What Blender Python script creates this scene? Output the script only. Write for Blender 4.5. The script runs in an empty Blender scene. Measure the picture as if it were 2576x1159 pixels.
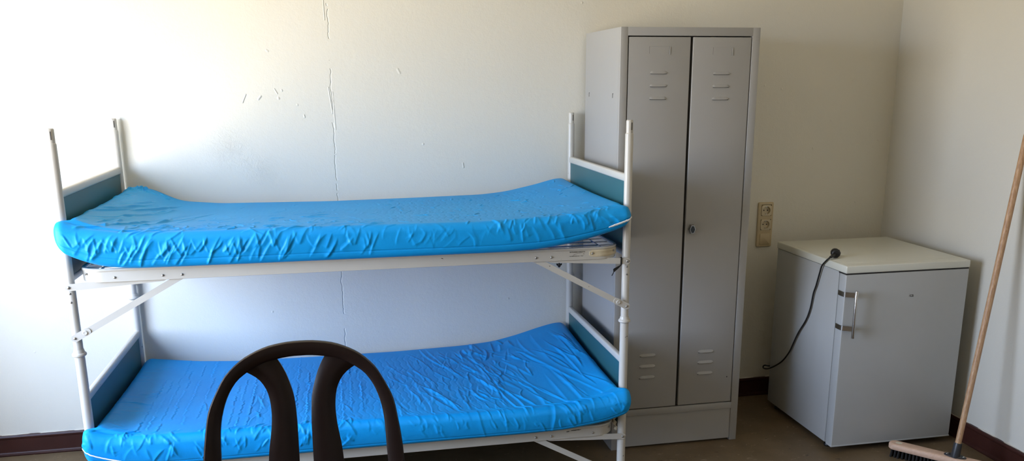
import bpy, bmesh, math, random
import numpy as np
from mathutils import Vector, Matrix

random.seed(7)
rng = np.random.default_rng(11)
SC = bpy.context.scene
COL = SC.collection

# ------------------------------------------------------------------ materials
def srgb(r, g, b):
    f = lambda c: (c/255/12.92) if c/255 <= .04045 else ((c/255+.055)/1.055)**2.4
    return (f(r), f(g), f(b), 1)

class NT:
    """small node-tree helper"""
    def __init__(self, name):
        self.m = bpy.data.materials.new(name); self.m.use_nodes = True
        self.t = self.m.node_tree; self.t.nodes.clear()
        self.out = self.n('ShaderNodeOutputMaterial')
        self.p = self.n('ShaderNodeBsdfPrincipled')
        self.l(self.p.outputs['BSDF'], self.out.inputs['Surface'])
        self._co = None
    def n(self, k, **kw):
        x = self.t.nodes.new(k)
        for a, b in kw.items(): setattr(x, a, b)
        return x
    def l(self, a, b): self.t.links.new(a, b)
    @property
    def co(self):
        if self._co is None: self._co = self.n('ShaderNodeTexCoord').outputs['Object']
        return self._co
    def noise(self, scale, detail=3, rough=.55, vec=None, dist=0.0):
        x = self.n('ShaderNodeTexNoise'); x.inputs['Scale'].default_value = scale
        x.inputs['Detail'].default_value = detail; x.inputs['Roughness'].default_value = rough
        x.inputs['Distortion'].default_value = dist
        self.l(vec or self.co, x.inputs['Vector']); return x.outputs['Fac']
    def mapping(self, scale=(1, 1, 1), loc=(0, 0, 0), rot=(0, 0, 0)):
        x = self.n('ShaderNodeMapping'); x.inputs['Scale'].default_value = scale
        x.inputs['Location'].default_value = loc; x.inputs['Rotation'].default_value = rot
        self.l(self.co, x.inputs['Vector']); return x.outputs['Vector']
    def ramp(self, fac, *stops):
        x = self.n('ShaderNodeValToRGB'); e = x.color_ramp.elements
        while len(e) < len(stops): e.new(.5)
        for i, (p, c) in enumerate(stops): e[i].position = p; e[i].color = c
        self.l(fac, x.inputs['Fac']); return x.outputs['Color']
    def math(self, op, a, b=None, c=None, clamp=False):
        x = self.n('ShaderNodeMath', operation=op); x.use_clamp = clamp
        for i, v in enumerate((a, b, c)):
            if v is None: continue
            if isinstance(v, (int, float)): x.inputs[i].default_value = v
            else: self.l(v, x.inputs[i])
        return x.outputs[0]
    def mix(self, fac, a, b):
        x = self.n('ShaderNodeMix', data_type='RGBA')
        if isinstance(fac, (int, float)): x.inputs['Factor'].default_value = fac
        else: self.l(fac, x.inputs['Factor'])
        for k, v in ((6, a), (7, b)):
            if isinstance(v, tuple): x.inputs[k].default_value = v
            else: self.l(v, x.inputs[k])
        return x.outputs[2]
    def bump(self, h, strength=.3, dist=.002):
        x = self.n('ShaderNodeBump'); x.inputs['Strength'].default_value = strength
        x.inputs['Distance'].default_value = dist; self.l(h, x.inputs['Height'])
        self.l(x.outputs['Normal'], self.p.inputs['Normal'])
    def set(self, color=None, rough=None, metal=None, spec=None, **kw):
        if color is not None:
            if isinstance(color, tuple): self.p.inputs['Base Color'].default_value = color
            else: self.l(color, self.p.inputs['Base Color'])
        if rough is not None:
            if isinstance(rough, (int, float)): self.p.inputs['Roughness'].default_value = rough
            else: self.l(rough, self.p.inputs['Roughness'])
        if metal is not None: self.p.inputs['Metallic'].default_value = metal
        if spec is not None: self.p.inputs['Specular IOR Level'].default_value = spec
        for k, v in kw.items(): self.p.inputs[k.replace('_', ' ')].default_value = v
        return self.m

def simple(name, col, rough=.5, metal=0.0, var=.06, nscale=8, bump=0.0, bscale=200, spec=.5):
    t = NT(name)
    f = t.noise(nscale, 4)
    dark = tuple(c*(1-var) for c in col[:3])+(1,); lite = tuple(min(1, c*(1+var)) for c in col[:3])+(1,)
    c = t.ramp(f, (.3, dark), (.7, lite))
    if bump > 0: t.bump(t.noise(bscale, 2), bump, .0006)
    return t.set(c, rough, metal, spec)

M = {}
def build_materials():
    # painted plaster wall: cream emulsion, roller texture, a crack line, filler patches, chips
    for key, k_ in (('wall', 1.0), ('wall_side_dimmed', .86)):  # side wall gets a darker colour to offset the strong window light on it
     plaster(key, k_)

def plaster(key, k_):
    t = NT(key+'_paint')
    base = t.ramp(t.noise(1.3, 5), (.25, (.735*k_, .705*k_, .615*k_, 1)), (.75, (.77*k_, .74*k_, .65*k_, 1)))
    roller = t.noise(170, 3, .6)
    lumps = t.noise(28, 4, .6)
    h = t.math('ADD', t.math('MULTIPLY', roller, .35), t.math('MULTIPLY', lumps, .8))
    # sparse pimples
    v = t.n('ShaderNodeTexVoronoi'); v.inputs['Scale'].default_value = 11; t.l(t.co, v.inputs['Vector'])
    pim = t.math('SUBTRACT', 1.0, t.math('MULTIPLY', v.outputs['Distance'], 14), clamp=True)
    vc = t.n('ShaderNodeSeparateColor'); t.l(v.outputs['Color'], vc.inputs[0])
    pim = t.math('MULTIPLY', pim, t.math('GREATER_THAN', vc.outputs[0], .72))
    h = t.math('ADD', h, t.math('MULTIPLY', pim, 1.3))
    sx = t.n('ShaderNodeSeparateXYZ'); t.l(t.co, sx.inputs[0])
    X, Y, Z = sx.outputs
    # vertical hairline crack near x = .95
    wob = t.noise(9, 4, .7, t.mapping((.01, .01, 1)))
    cx = t.math('ADD', .935, t.math('MULTIPLY', wob, .035))
    d = t.math('ABSOLUTE', t.math('SUBTRACT', X, cx))
    crack = t.math('SUBTRACT', 1.0, t.math('MULTIPLY', d, 260), clamp=True)
    gate = t.math('GREATER_THAN', t.noise(5, 3, .6, t.mapping((.01, .01, 1), (3, 1, 2))), .44)
    crack = t.math('MULTIPLY', crack, gate)
    h = t.math('SUBTRACT', h, t.math('MULTIPLY', crack, 1.15))
    # rough filler patch
    def spot(px, pz, r):
        dx = t.math('SUBTRACT', X, px); dz = t.math('SUBTRACT', Z, pz)
        dd = t.math('SQRT', t.math('ADD', t.math('MULTIPLY', dx, dx), t.math('MULTIPLY', dz, dz)))
        return t.math('SUBTRACT', 1.0, t.math('DIVIDE', dd, r), clamp=True)
    patch = t.math('ADD', spot(.50, 1.33, .13), spot(.62, 1.24, .09), clamp=True)
    rough_n = t.noise(38, 5, .75, None, 1.5)
    h = t.math('ADD', h, t.math('MULTIPLY', t.math('MULTIPLY', patch, rough_n), 3.2))
    # chips and strokes in the paint
    def stroke(ax, az, bx, bz, w, amp):
        nonlocal h
        L2 = (bx-ax)**2+(bz-az)**2
        px = t.math('SUBTRACT', X, ax); pz = t.math('SUBTRACT', Z, az)
        u = t.math('DIVIDE', t.math('ADD', t.math('MULTIPLY', px, bx-ax), t.math('MULTIPLY', pz, bz-az)), L2, clamp=True)
        qx = t.math('SUBTRACT', px, t.math('MULTIPLY', u, bx-ax)); qz = t.math('SUBTRACT', pz, t.math('MULTIPLY', u, bz-az))
        dd = t.math('SQRT', t.math('ADD', t.math('MULTIPLY', qx, qx), t.math('MULTIPLY', qz, qz)))
        f = t.math('SUBTRACT', 1.0, t.math('DIVIDE', dd, w), clamp=True)
        h = t.math('ADD', h, t.math('MULTIPLY', f, amp*.5))
    for s in [(.577, 1.520, .592, 1.553, .004, 3), (.643, 1.533, .653, 1.545, .006, 3.5), (.712, 1.575, .722, 1.556, .004, 3),
              (.726, 1.537, .727, 1.535, .007, 3), (.742, 1.57, .743, 1.567, .005, 3), (1.240, 1.655, 1.248, 1.64, .007, 2.6),
              (.829, 1.463, .831, 1.455, .005, 3), (1.520, 1.240, 1.523, 1.222, .005, 2.6), (.690, 1.735, .695, 1.731, .006, 2.5),
              (.938, 1.58, .950, 1.47, .0035, 2), (.955, 1.56, .960, 1.40, .0035, 2), (.936, 1.95, .938, 1.86, .0035, 2.2)]:
        stroke(*s)
    t.bump(h, .75, .0022)
    M[key] = t.set(base, .62, spec=.35)

def build_rest():
    # brown flecked linoleum
    t = NT('floor_lino')
    g = t.ramp(t.noise(7, 6, .65), (.3, (.135, .092, .048, 1)), (.7, (.19, .135, .078, 1)))
    fl = t.noise(55, 3, .6, t.mapping((.45, 1, 1), rot=(0, 0, .5)), 1.2)
    g = t.mix(t.math('MULTIPLY', t.math('GREATER_THAN', fl, .67), .55), g, (.42, .33, .23, 1))
    dk = t.noise(48, 3, .6, t.mapping((.6, 1, 1), (4, 2, 0), (0, 0, 1.2)), 1.0)
    g = t.mix(t.math('MULTIPLY', t.math('GREATER_THAN', dk, .69), .7), g, (.05, .032, .02, 1))
    t.bump(t.noise(120, 2), .08, .0006)
    M['floor'] = t.set(g, .42, spec=.4)

    M['ceiling'] = simple('ceiling_paint', (.80, .77, .69, 1), .8, var=.02)
    # dark brown painted skirting
    t = NT('skirting_paint')
    c = t.ramp(t.noise(6, 5), (.3, (.036, .010, .007, 1)), (.7, (.052, .016, .011, 1)))
    t.bump(t.noise(60, 3), .2, .001)
    M['skirting'] = t.set(c, .42, spec=.3)
    M['caulk'] = simple('caulk', (.62, .58, .50, 1), .7, bump=.4, bscale=60)

    # off-white enamel of the bed tubes, with chips
    t = NT('bed_enamel')
    c = t.ramp(t.noise(4, 4), (.3, (.535, .510, .455, 1)), (.7, (.585, .56, .50, 1)))
    ch = t.noise(42, 3, .7)
    ch2 = t.noise(6, 2, .5, t.mapping(loc=(5, 3, 1)))
    k = t.math('MULTIPLY', t.math('GREATER_THAN', ch, .705), t.math('GREATER_THAN', ch2, .5))
    c = t.mix(k, c, (.05, .035, .025, 1))
    t.bump(t.noise(18, 3), .06, .002)
    M['enamel'] = t.set(c, .30, spec=.5)
    M['steel'] = simple('bolt_steel', (.42, .41, .39, 1), .28, 1.0, var=.15, nscale=60)
    t = NT('teal_board')
    c = t.ramp(t.noise(3, 4), (.3, (.022, .100, .118, 1)), (.7, (.028, .120, .138, 1)))
    M['teal'] = t.set(c, .38)
    M['edge_metal'] = simple('edge_metal', (.55, .54, .52, 1), .3, .9)
    M['guard'] = simple('corner_guard_plastic', (.62, .53, .36, 1), .45, var=.14, nscale=25)
    M['ink'] = simple('print_ink', (.03, .025, .02, 1), .6)
    M['foam'] = simple('torn_foam', (.66, .60, .46, 1), .8, bump=.6, bscale=90)

    # blue coated fabric of the mattress covers
    t = NT('mattress_cover')
    c = t.ramp(t.noise(5, 4), (.3, (.003, .285, .700, 1)), (.7, (.005, .325, .760, 1)))
    crk = t.noise(75, 4, .65, None, .8)
    weave = t.noise(420, 2, .5)
    t.bump(t.math('ADD', crk, t.math('MULTIPLY', weave, .25)), .28, .0016)
    M['blue'] = t.set(c, .45, spec=.22)
    M['zip'] = simple('zip_tape', (.80, .80, .78, 1), .6)
    M['seam'] = simple('seam_thread', (.012, .17, .52, 1), .6)

    # locker: light grey powder coat
    t = NT('locker_coat')
    c = t.ramp(t.noise(2.5, 3), (.3, (.365, .357, .340, 1)), (.7, (.385, .377, .360, 1)))
    t.bump(t.noise(600, 2), .05, .0004)
    M['locker'] = t.set(c, .42, spec=.45)
    M['gap_shade'] = simple('painted_gap_shade', (.02, .018, .016, 1), .8)  # near-black that paints in the shade inside gaps, slots and holes
    M['chrome'] = simple('chrome', (.5, .5, .5, 1), .18, 1.0, var=.05)
    M['knob_dark'] = simple('knob_insert', (.05, .055, .06, 1), .25, .4)

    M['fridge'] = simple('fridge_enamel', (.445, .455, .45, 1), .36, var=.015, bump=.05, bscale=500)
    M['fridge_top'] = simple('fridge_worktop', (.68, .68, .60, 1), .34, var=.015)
    M['grey_print'] = simple('grey_print', (.30, .30, .30, 1), .6)
    M['black'] = simple('black_rubber', (.008, .008, .008, 1), .45)
    M['brushed'] = simple('brushed_steel', (.55, .53, .50, 1), .26, 1.0, var=.06)
    M['beige'] = simple('beige_plastic', (.56, .45, .27, 1), .38, var=.04)
    M['beige_lite'] = simple('beige_plastic_light', (.62, .53, .36, 1), .35, var=.03)

    t = NT('chair_plastic')
    c = t.ramp(t.noise(5, 3), (.3, (.012, .0062, .0052, 1)), (.7, (.016, .0085, .0072, 1)))
    t.bump(t.noise(900, 2), .08, .0003)
    M['chair'] = t.set(c, .27, spec=.28)

    # broom
    t = NT('broom_stick_wood')
    w = t.noise(22, 5, .6, t.mapping((9, 9, .7)), .6)
    c = t.ramp(w, (.25, (.30, .155, .075, 1)), (.5, (.46, .27, .14, 1)), (.75, (.62, .41, .235, 1)))
    M['stick'] = t.set(c, .48)
    t = NT('broom_block_wood')
    w = t.noise(14, 5, .6, t.mapping((2, 8, 8), rot=(0, 0, 2.25)), .5)
    c = t.ramp(w, (.3, (.56, .365, .25, 1)), (.7, (.68, .46, .33, 1)))
    M['block'] = t.set(c, .55)
    M['bristle'] = simple('bristle_hair', (.007, .006, .005, 1), .8)
    M['bracket'] = simple('grey_plastic', (.035, .036, .038, 1), .4)
    M['win_frame'] = simple('window_frame_paint', (.78, .78, .76, 1), .35, var=.02)
    # thin pane of clear glass
    t = NT('window_glass')
    t.t.nodes.remove(t.p)
    tr = t.n('ShaderNodeBsdfTransparent'); gl = t.n('ShaderNodeBsdfGlossy'); gl.inputs['Roughness'].default_value = .02
    mx = t.n('ShaderNodeMixShader'); mx.inputs[0].default_value = .05; t.l(tr.outputs[0], mx.inputs[1]); t.l(gl.outputs[0], mx.inputs[2])
    t.l(mx.outputs[0], t.out.inputs['Surface']); M['glass'] = t.m

build_materials(); build_rest()

# ------------------------------------------------------------------ object helpers
def world_loc(o):
    v = Vector((0, 0, 0))
    while o is not None:
        v += o.location; o = o.parent
    return v

def tag(o, label=None, cat=None, group=None, kind=None):
    if label: o['label'] = label
    if cat: o['category'] = cat
    if group: o['group'] = group
    if kind: o['kind'] = kind
    return o

def empty(name, loc, label, cat, group=None):
    o = bpy.data.objects.new(name, None); COL.objects.link(o)
    o.location = loc; o.empty_display_size = .05
    return tag(o, label, cat, group)

class MB:
    """collects shapes in world coordinates, then links them as one mesh object"""
    def __init__(self): self.v = []; self.f = []; self.mi = []
    def add(self, vs, fs, mi=0):
        o = len(self.v); self.v += [tuple(p) for p in vs]
        self.f += [tuple(i+o for i in q) for q in fs]; self.mi += [mi]*len(fs); return self
    def from_bm(self, bm, mi=0):
        bm.verts.index_update()
        self.add([v.co[:] for v in bm.verts], [[v.index for v in f.verts] for f in bm.faces], mi); bm.free(); return self
    def box(self, x0, x1, y0, y1, z0, z1, bev=0.0, seg=2, mi=0, mat=None):
        bm = bmesh.new(); bmesh.ops.create_cube(bm, size=1)
        for v in bm.verts:
            v.co = Vector(((x0+x1)/2+v.co.x*(x1-x0), (y0+y1)/2+v.co.y*(y1-y0), (z0+z1)/2+v.co.z*(z1-z0)))
        if bev > 0: bmesh.ops.bevel(bm, geom=bm.edges[:], offset=bev, segments=seg, affect='EDGES', profile=.5)
        if mat is not None: bmesh.ops.transform(bm, matrix=mat, verts=bm.verts)
        return self.from_bm(bm, mi)
    def rings(self, rings, cap0=True, cap1=True, closed=False, mi=0):
        n = len(rings[0]); vs = [p for r in rings for p in r]; fs = []
        R = len(rings)
        for i in range(R if closed else R-1):
            a = i*n; b = ((i+1) % R)*n
            for j in range(n):
                k = (j+1) % n; fs.append((a+j, a+k, b+k, b+j))
        if not closed:
            if cap0: fs.append(tuple(range(n))[::-1])
            if cap1: fs.append(tuple((R-1)*n+j for j in range(n)))
        return self.add(vs, fs, mi)
    def cyl(self, p0, p1, r0, r1=None, seg=24, mi=0, bev=0.0):
        p0 = Vector(p0); p1 = Vector(p1); r1 = r0 if r1 is None else r1
        d = (p1-p0); L = d.length; d.normalize()
        u = d.orthogonal().normalized(); w = d.cross(u)
        st = [(0, r0), (L, r1)] if bev <= 0 else [(0, r0-bev), (bev*.3, r0-bev*.3), (bev, r0), (L-bev, r1), (L-bev*.3, r1-bev*.3), (L, r1-bev)]
        return self.rings([[p0+d*s+(u*math.cos(2*math.pi*k/seg)+w*math.sin(2*math.pi*k/seg))*r for k in range(seg)] for s, r in st], mi=mi)
    def lathe(self, p0, axis, prof, seg=32, mi=0):
        """prof: list of (distance along the axis, radius)"""
        p0 = Vector(p0); d = Vector(axis).normalized(); u = d.orthogonal().normalized(); w = d.cross(u)
        return self.rings([[p0+d*s+(u*math.cos(2*math.pi*k/seg)+w*math.sin(2*math.pi*k/seg))*max(r, 1e-5) for k in range(seg)] for s, r in prof], mi=mi)
    def tube(self, pts, r, seg=12, mi=0, closed=False, sub=6):
        pts = [Vector(p) for p in pts]
        if sub > 1: pts = catmull(pts, sub, closed)
        n = len(pts); rings = []; prev = None
        for i in range(n):
            a = pts[(i-1) % n] if (closed or i > 0) else pts[i]; b = pts[(i+1) % n] if (closed or i < n-1) else pts[i]
            d = (b-a).normalized()
            u = (prev - d*prev.dot(d)).normalized() if prev is not None else d.orthogonal().normalized()
            prev = u; w = d.cross(u)
            rr = r(i/(n-1)) if callable(r) else r
            rings.append([pts[i]+(u*math.cos(2*math.pi*k/seg)+w*math.sin(2*math.pi*k/seg))*rr for k in range(seg)])
        return self.rings(rings, closed=closed, mi=mi)
    def sweep(self, pts, prof, up=(0, 0, 1), mi=0, closed=False):
        """sweep a 2-D profile (side, up) along a path; side is the path's right-hand normal"""
        pts = [Vector(p) for p in pts]; up = Vector(up); n = len(pts); rings = []
        for i in range(n):
            a = pts[(i-1) % n] if (closed or i > 0) else pts[i]; b = pts[(i+1) % n] if (closed or i < n-1) else pts[i]
            d = (b-a).normalized(); s = d.cross(up).normalized(); uu = s.cross(d).normalized()
            pf = prof(i/(n-1)) if callable(prof) else prof
            rings.append([pts[i]+s*q[0]+uu*q[1] for q in pf])
        return self.rings(rings, closed=closed, mi=mi)
    def prism(self, poly, fn, depth, mi=0):
        """poly 2-D outline, fn(u, v, d) -> world"""
        n = len(poly)
        vs = [fn(u, v, 0) for u, v in poly]+[fn(u, v, depth) for u, v in poly]
        fs = [tuple(range(n)), tuple(range(2*n-1, n-1, -1))]+[(j, n+j, n+(j+1) % n, (j+1) % n) for j in range(n)]
        return self.add(vs, fs, mi)
    def dome(self, c, axis, r, h, seg=16, mi=0):
        return self.lathe(c, axis, [(-.001, r*.98), (0, r)]+[(h*math.sin(a), r*math.cos(a)) for a in (math.radians(x) for x in (20, 40, 60, 78, 90))], seg, mi)
    def build(self, name, mats, parent=None, angle=35, loc=None, fix=True):
        off = world_loc(parent) if parent is not None else Vector(loc or (0, 0, 0))
        me = bpy.data.meshes.new(name)
        me.from_pydata([(p[0]-off.x, p[1]-off.y, p[2]-off.z) for p in self.v], [], self.f)
        if not isinstance(mats, (list, tuple)): mats = [mats]
        for m in mats: me.materials.append(M[m])
        if any(self.mi): me.polygons.foreach_set('material_index', self.mi)
        if fix:
            bm = bmesh.new(); bm.from_mesh(me); bmesh.ops.recalc_face_normals(bm, faces=bm.faces); bm.to_mesh(me); bm.free()
        me.polygons.foreach_set('use_smooth', [True]*len(me.polygons))
        me.set_sharp_from_angle(angle=math.radians(angle))
        o = bpy.data.objects.new(name, me); COL.objects.link(o)
        if parent is not None: o.parent = parent
        else: o.location = off
        return o

def catmull(pts, sub, closed=False):
    n = len(pts); out = []
    g = (lambda i: pts[i % n]) if closed else (lambda i: pts[min(max(i, 0), n-1)])
    for i in range(n if closed else n-1):
        p0, p1, p2, p3 = g(i-1), g(i), g(i+1), g(i+2)
        for k in range(sub):
            t = k/sub
            out.append(.5*((2*p1)+(p2-p0)*t+(2*p0-5*p1+4*p2-p3)*t*t+(3*p1-p0-3*p2+p3)*t**3))
    if not closed: out.append(pts[-1])
    return out

def text_mesh(name, body, size, mat, parent, origin, xdir=(1, 0, 0), ydir=(0, 0, 1), depth=.0003, shear=0, sx=1.0):
    cu = bpy.data.curves.new('lettering', 'FONT'); cu.body = body; cu.size = size; cu.extrude = depth; cu.shear = shear
    cu.resolution_u = 3
    tmp = bpy.data.objects.new('lettering', cu); COL.objects.link(tmp)
    dg = bpy.context.evaluated_depsgraph_get(); dg.update()
    me = bpy.data.meshes.new_from_object(tmp.evaluated_get(dg))
    bpy.data.objects.remove(tmp); bpy.data.curves.remove(cu)
    x = Vector(xdir); y = Vector(ydir); z = x.cross(y); off = world_loc(parent)
    for v in me.vertices:
        v.co = Vector(origin)+x*(v.co.x*sx)+y*v.co.y+z*v.co.z-off
    me.name = name; me.materials.clear(); me.materials.append(M[mat])
    o = bpy.data.objects.new(name, me); COL.objects.link(o); o.parent = parent
    return o

# ------------------------------------------------------------------ the room
XL, XR, YF, YB, H = -0.96, 3.688, -6.40, 0.0, 2.62
WY0, WY1, WZ0, WZ1 = -2.60, -0.64, 0.54, 2.26      # the window opening in the left wall
def S(o, **k): return tag(o, kind='structure', **k)

S(MB().box(XL-.2, XR+.12, YF-.12, YB+.12, -.1, 0).build('floor', 'floor'), label='brown flecked linoleum floor under the bunk bed and fridge', cat='floor')
S(MB().box(XL-.2, XR+.12, YF-.12, YB+.12, H, H+.1).build('ceiling', 'ceiling'), label='cream painted ceiling above the room', cat='ceiling')
S(MB().box(XL-.2, XR+.12, YB, YB+.12, 0, H).build('wall_back', 'wall'), label='cream plaster wall with a vertical crack behind the bunk bed', cat='wall')
S(MB().box(XR, XR+.12, YF, YB, 0, H).build('wall_right', 'wall_side_dimmed'), label='cream side wall beside the fridge and broom', cat='wall')
S(MB().box(XL-.2, XR+.12, YF-.12, YF, 0, H).build('wall_front', 'wall'), label='cream wall facing the bunk bed', cat='wall')
w = MB()
w.box(XL-.2, XL, YF, WY0, 0, H); w.box(XL-.2, XL, WY1, YB, 0, H)
w.box(XL-.2, XL, WY0, WY1, 0, WZ0); w.box(XL-.2, XL, WY0, WY1, WZ1, H)
S(w.build('wall_left', 'wall'), label='cream wall with the window opening at the foot of the bed', cat='wall')

win = MB()
fx0, fx1 = XL-.17, XL-.11
for a in ((WY0, WY0+.06, WZ0, WZ1), (WY1-.06, WY1, WZ0, WZ1), (WY0, WY1, WZ0, WZ0+.06), (WY0, WY1, WZ1-.06, WZ1),
          ((WY0+WY1)/2-.035, (WY0+WY1)/2+.035, WZ0, WZ1)):
    q_ = .003 if a[1]-a[0] < .1 else 0      # the uprights stand a little proud of the cross pieces
    win.box(fx0-q_, fx1-.002+q_, *a, bev=.006)
wino = S(win.build('window_1', 'win_frame'), label='white two-pane window in the left wall', cat='window')
for a, b in ((WY0+.06, (WY0+WY1)/2-.035), ((WY0+WY1)/2+.035, WY1-.06)):
    MB().box(XL-.142, XL-.138, a, b, WZ0+.06, WZ1-.06).build('pane', 'glass', wino)
MB().box(XL-.11, XL+.03, WY0-.03, WY1+.03, WZ0-.03, WZ0+.002, bev=.006).build('window_sill', 'win_frame', wino)

def skirting(name, p0, p1, inward, label):
    """moulded skirting board swept along the wall from p0 to p1"""
    prof = [(0, 0), (.016, 0), (.018, .006), (.016, .013), (.0125, .017), (.0125, .078), (.0155, .083), (.016, .089), (.012, .096), (0, .096)]
    p0 = Vector(p0); p1 = Vector(p1); d = (p1-p0).normalized(); s = Vector(inward)
    m = MB(); m.rings([[p0+s*a+Vector((0, 0, b)) for a, b in prof], [p1+s*a+Vector((0, 0, b)) for a, b in prof]])
    o = S(m.build(name, 'skirting', angle=25), label=label, cat='baseboard')
    # uneven bead of filler and paint along the top edge
    n = max(8, int((p1-p0).length/.02)); c = MB(); rs = []
    for i in range(n+1):
        q = p0+(p1-p0)*(i/n); h = .0966+.0018*math.sin(i*.9)+random.uniform(-.0012, .0016); w_ = .006+random.uniform(-.002, .002)
        rs.append([q+s*0+Vector((0, 0, .0955)), q+s*w_+Vector((0, 0, .0955)), q+s*w_*.6+Vector((0, 0, h)), q+Vector((0, 0, h+.001))])
    c.rings(rs).build('caulk_bead', 'caulk', o)
    return o
skirting('baseboard_back', (XL, 0, 0), (XR, 0, 0), (0, -1, 0), 'dark brown moulded skirting board along the back wall')
skirting('baseboard_right', (XR, 0, 0), (XR, YF, 0), (-1, 0, 0), 'dark brown skirting board along the right wall behind the broom')
skirting('baseboard_left', (XL, YF, 0), (XL, 0, 0), (1, 0, 0), 'dark brown skirting board under the window')
skirting('baseboard_front', (XL, YF, 0), (XR, YF, 0), (0, 1, 0), 'dark brown skirting board along the front wall')

# ------------------------------------------------------------------ bunk bed
PX = (.060, 2.021); PY = (-.840, -.030)
bed = empty('bunk_bed', (1.04, -.435, 0), 'off-white tubular metal bunk bed with teal end panels against the cracked wall', 'bunk bed')
for x in PX:
    for y in PY:
        m = MB()
        m.lathe((x, y, 0), (0, 0, 1), [(0, .016), (.004, .0175), (.03, .0175), (.034, .0165), (.69, .0165), (.70, .0162), (.712, .0150), (1.409, .0150), (1.4125, .0142), (1.414, .0128),
                                       (1.456, .0128), (1.459, .0122), (1.461, .0105), (1.4605, .009), (1.43, .009)], 28)
        # screw heads and the slot of the spigot
        for z in (.885, .915): m.dome((x, y-.0145, z), (0, -1, 0), .0042, .003, 12, mi=1)
        m.box(x+.003, x+.006, y-.0133, y-.0115, 1.425, 1.452, mi=2)
        p = m.build('post', ['enamel', 'steel', 'ink'], bed)
        MB().lathe((x, y, .690), (0, 0, 1), [(0, .0168), (.002, .0195), (.005, .0232), (.009, .0238), (.0125, .0225), (.015, .019), (.022, .0172), (.026, .0164), (.026, .014)], 28).build('collar', 'enamel', p)
        MB().lathe((x, y, 0), (0, 0, 1), [(0, .017), (.003, .0195), (.028, .0195), (.031, .0178)], 24).build('foot_cap', 'black', p)

def end_unit(x, dz):
    side = 1 if x > 1 else -1
    bar = MB(); zc = 1.248+dz
    prof = [(.011*math.cos(a)*(abs(math.cos(a))**-.5 if abs(math.cos(a)) > 1e-6 else 1), .0145*math.sin(a)*(abs(math.sin(a))**-.45 if abs(math.sin(a)) > 1e-6 else 1)) for a in [2*math.pi*k/24+.01 for k in range(24)]]
    bar.sweep([(x, PY[0]+.008, zc), (x, -.5, zc), (x, PY[1]-.008, zc)], prof)
    bar.build('top_rail', 'enamel', bed)
    pn = MB().box(x-.005, x+.005, PY[0]+.021, PY[1]-.016, .972+dz, 1.236+dz).build('end_panel', 'teal', bed)
    MB().box(x-.007, x+.007, PY[0]+.0155, PY[0]+.0225, .985+dz, 1.235+dz, bev=.001).build('edge_strip', 'edge_metal', pn)
    # lower cross bar that carries the spring frame
    lb = MB(); lb.sweep([(x, PY[0]+.008, .962+dz), (x, -.4, .962+dz), (x, PY[1]-.008, .962+dz)], [(a*.8, b*.8) for a, b in prof])
    lb.build('cross_bar', 'enamel', bed)

def frame_path(x0, x1, y0, y1, R, n=9):
    pts = []
    for cx, cy, a0 in ((x1-R, y0+R, -90), (x1-R, y1-R, 0), (x0+R, y1-R, 90), (x0+R, y0+R, 180)):
        for k in range(n):
            a = math.radians(a0+90*k/(n-1)); pts.append((cx+R*math.cos(a), cy+R*math.sin(a)))
    return pts
FX0, FX1, FY0, FY1, FR = .093, 1.990, -.864, -.022, .078
def rail_profile():
    # plate with a rolled upper edge; x = outwards (right of a counter-clockwise path), y = up
    return [(-.004, -.023), (0, -.0235), (.001, -.0225), (.001, .012), (.0035, .0145), (.0045, .0185), (.0025, .0225), (-.0025, .0235), (-.0075, .0225), (-.0095, .0185), (-.0085, .0145), (-.004, .012)]

def bar_link(p0, p1, w, y0, y1):
    """flat steel bar between two x-z points, with rounded ends"""
    a = Vector((p0[0], p0[1])); b = Vector((p1[0], p1[1])); d = (b-a).normalized(); n = Vector((-d.y, d.x)); poly = []
    a0 = math.atan2(d.y, d.x)
    for k in range(9):
        t = a0+math.pi/2+math.pi*k/8; poly.append((a.x+math.cos(t)*w/2, a.y+math.sin(t)*w/2))
    for k in range(9):
        t = a0-math.pi/2+math.pi*k/8; poly.append((b.x+math.cos(t)*w/2, b.y+math.sin(t)*w/2))
    return lambda m, mi=0: m.prism(poly, lambda u, v, q: (u, y0+(y1-y0)*q, v), 1, mi)

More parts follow.
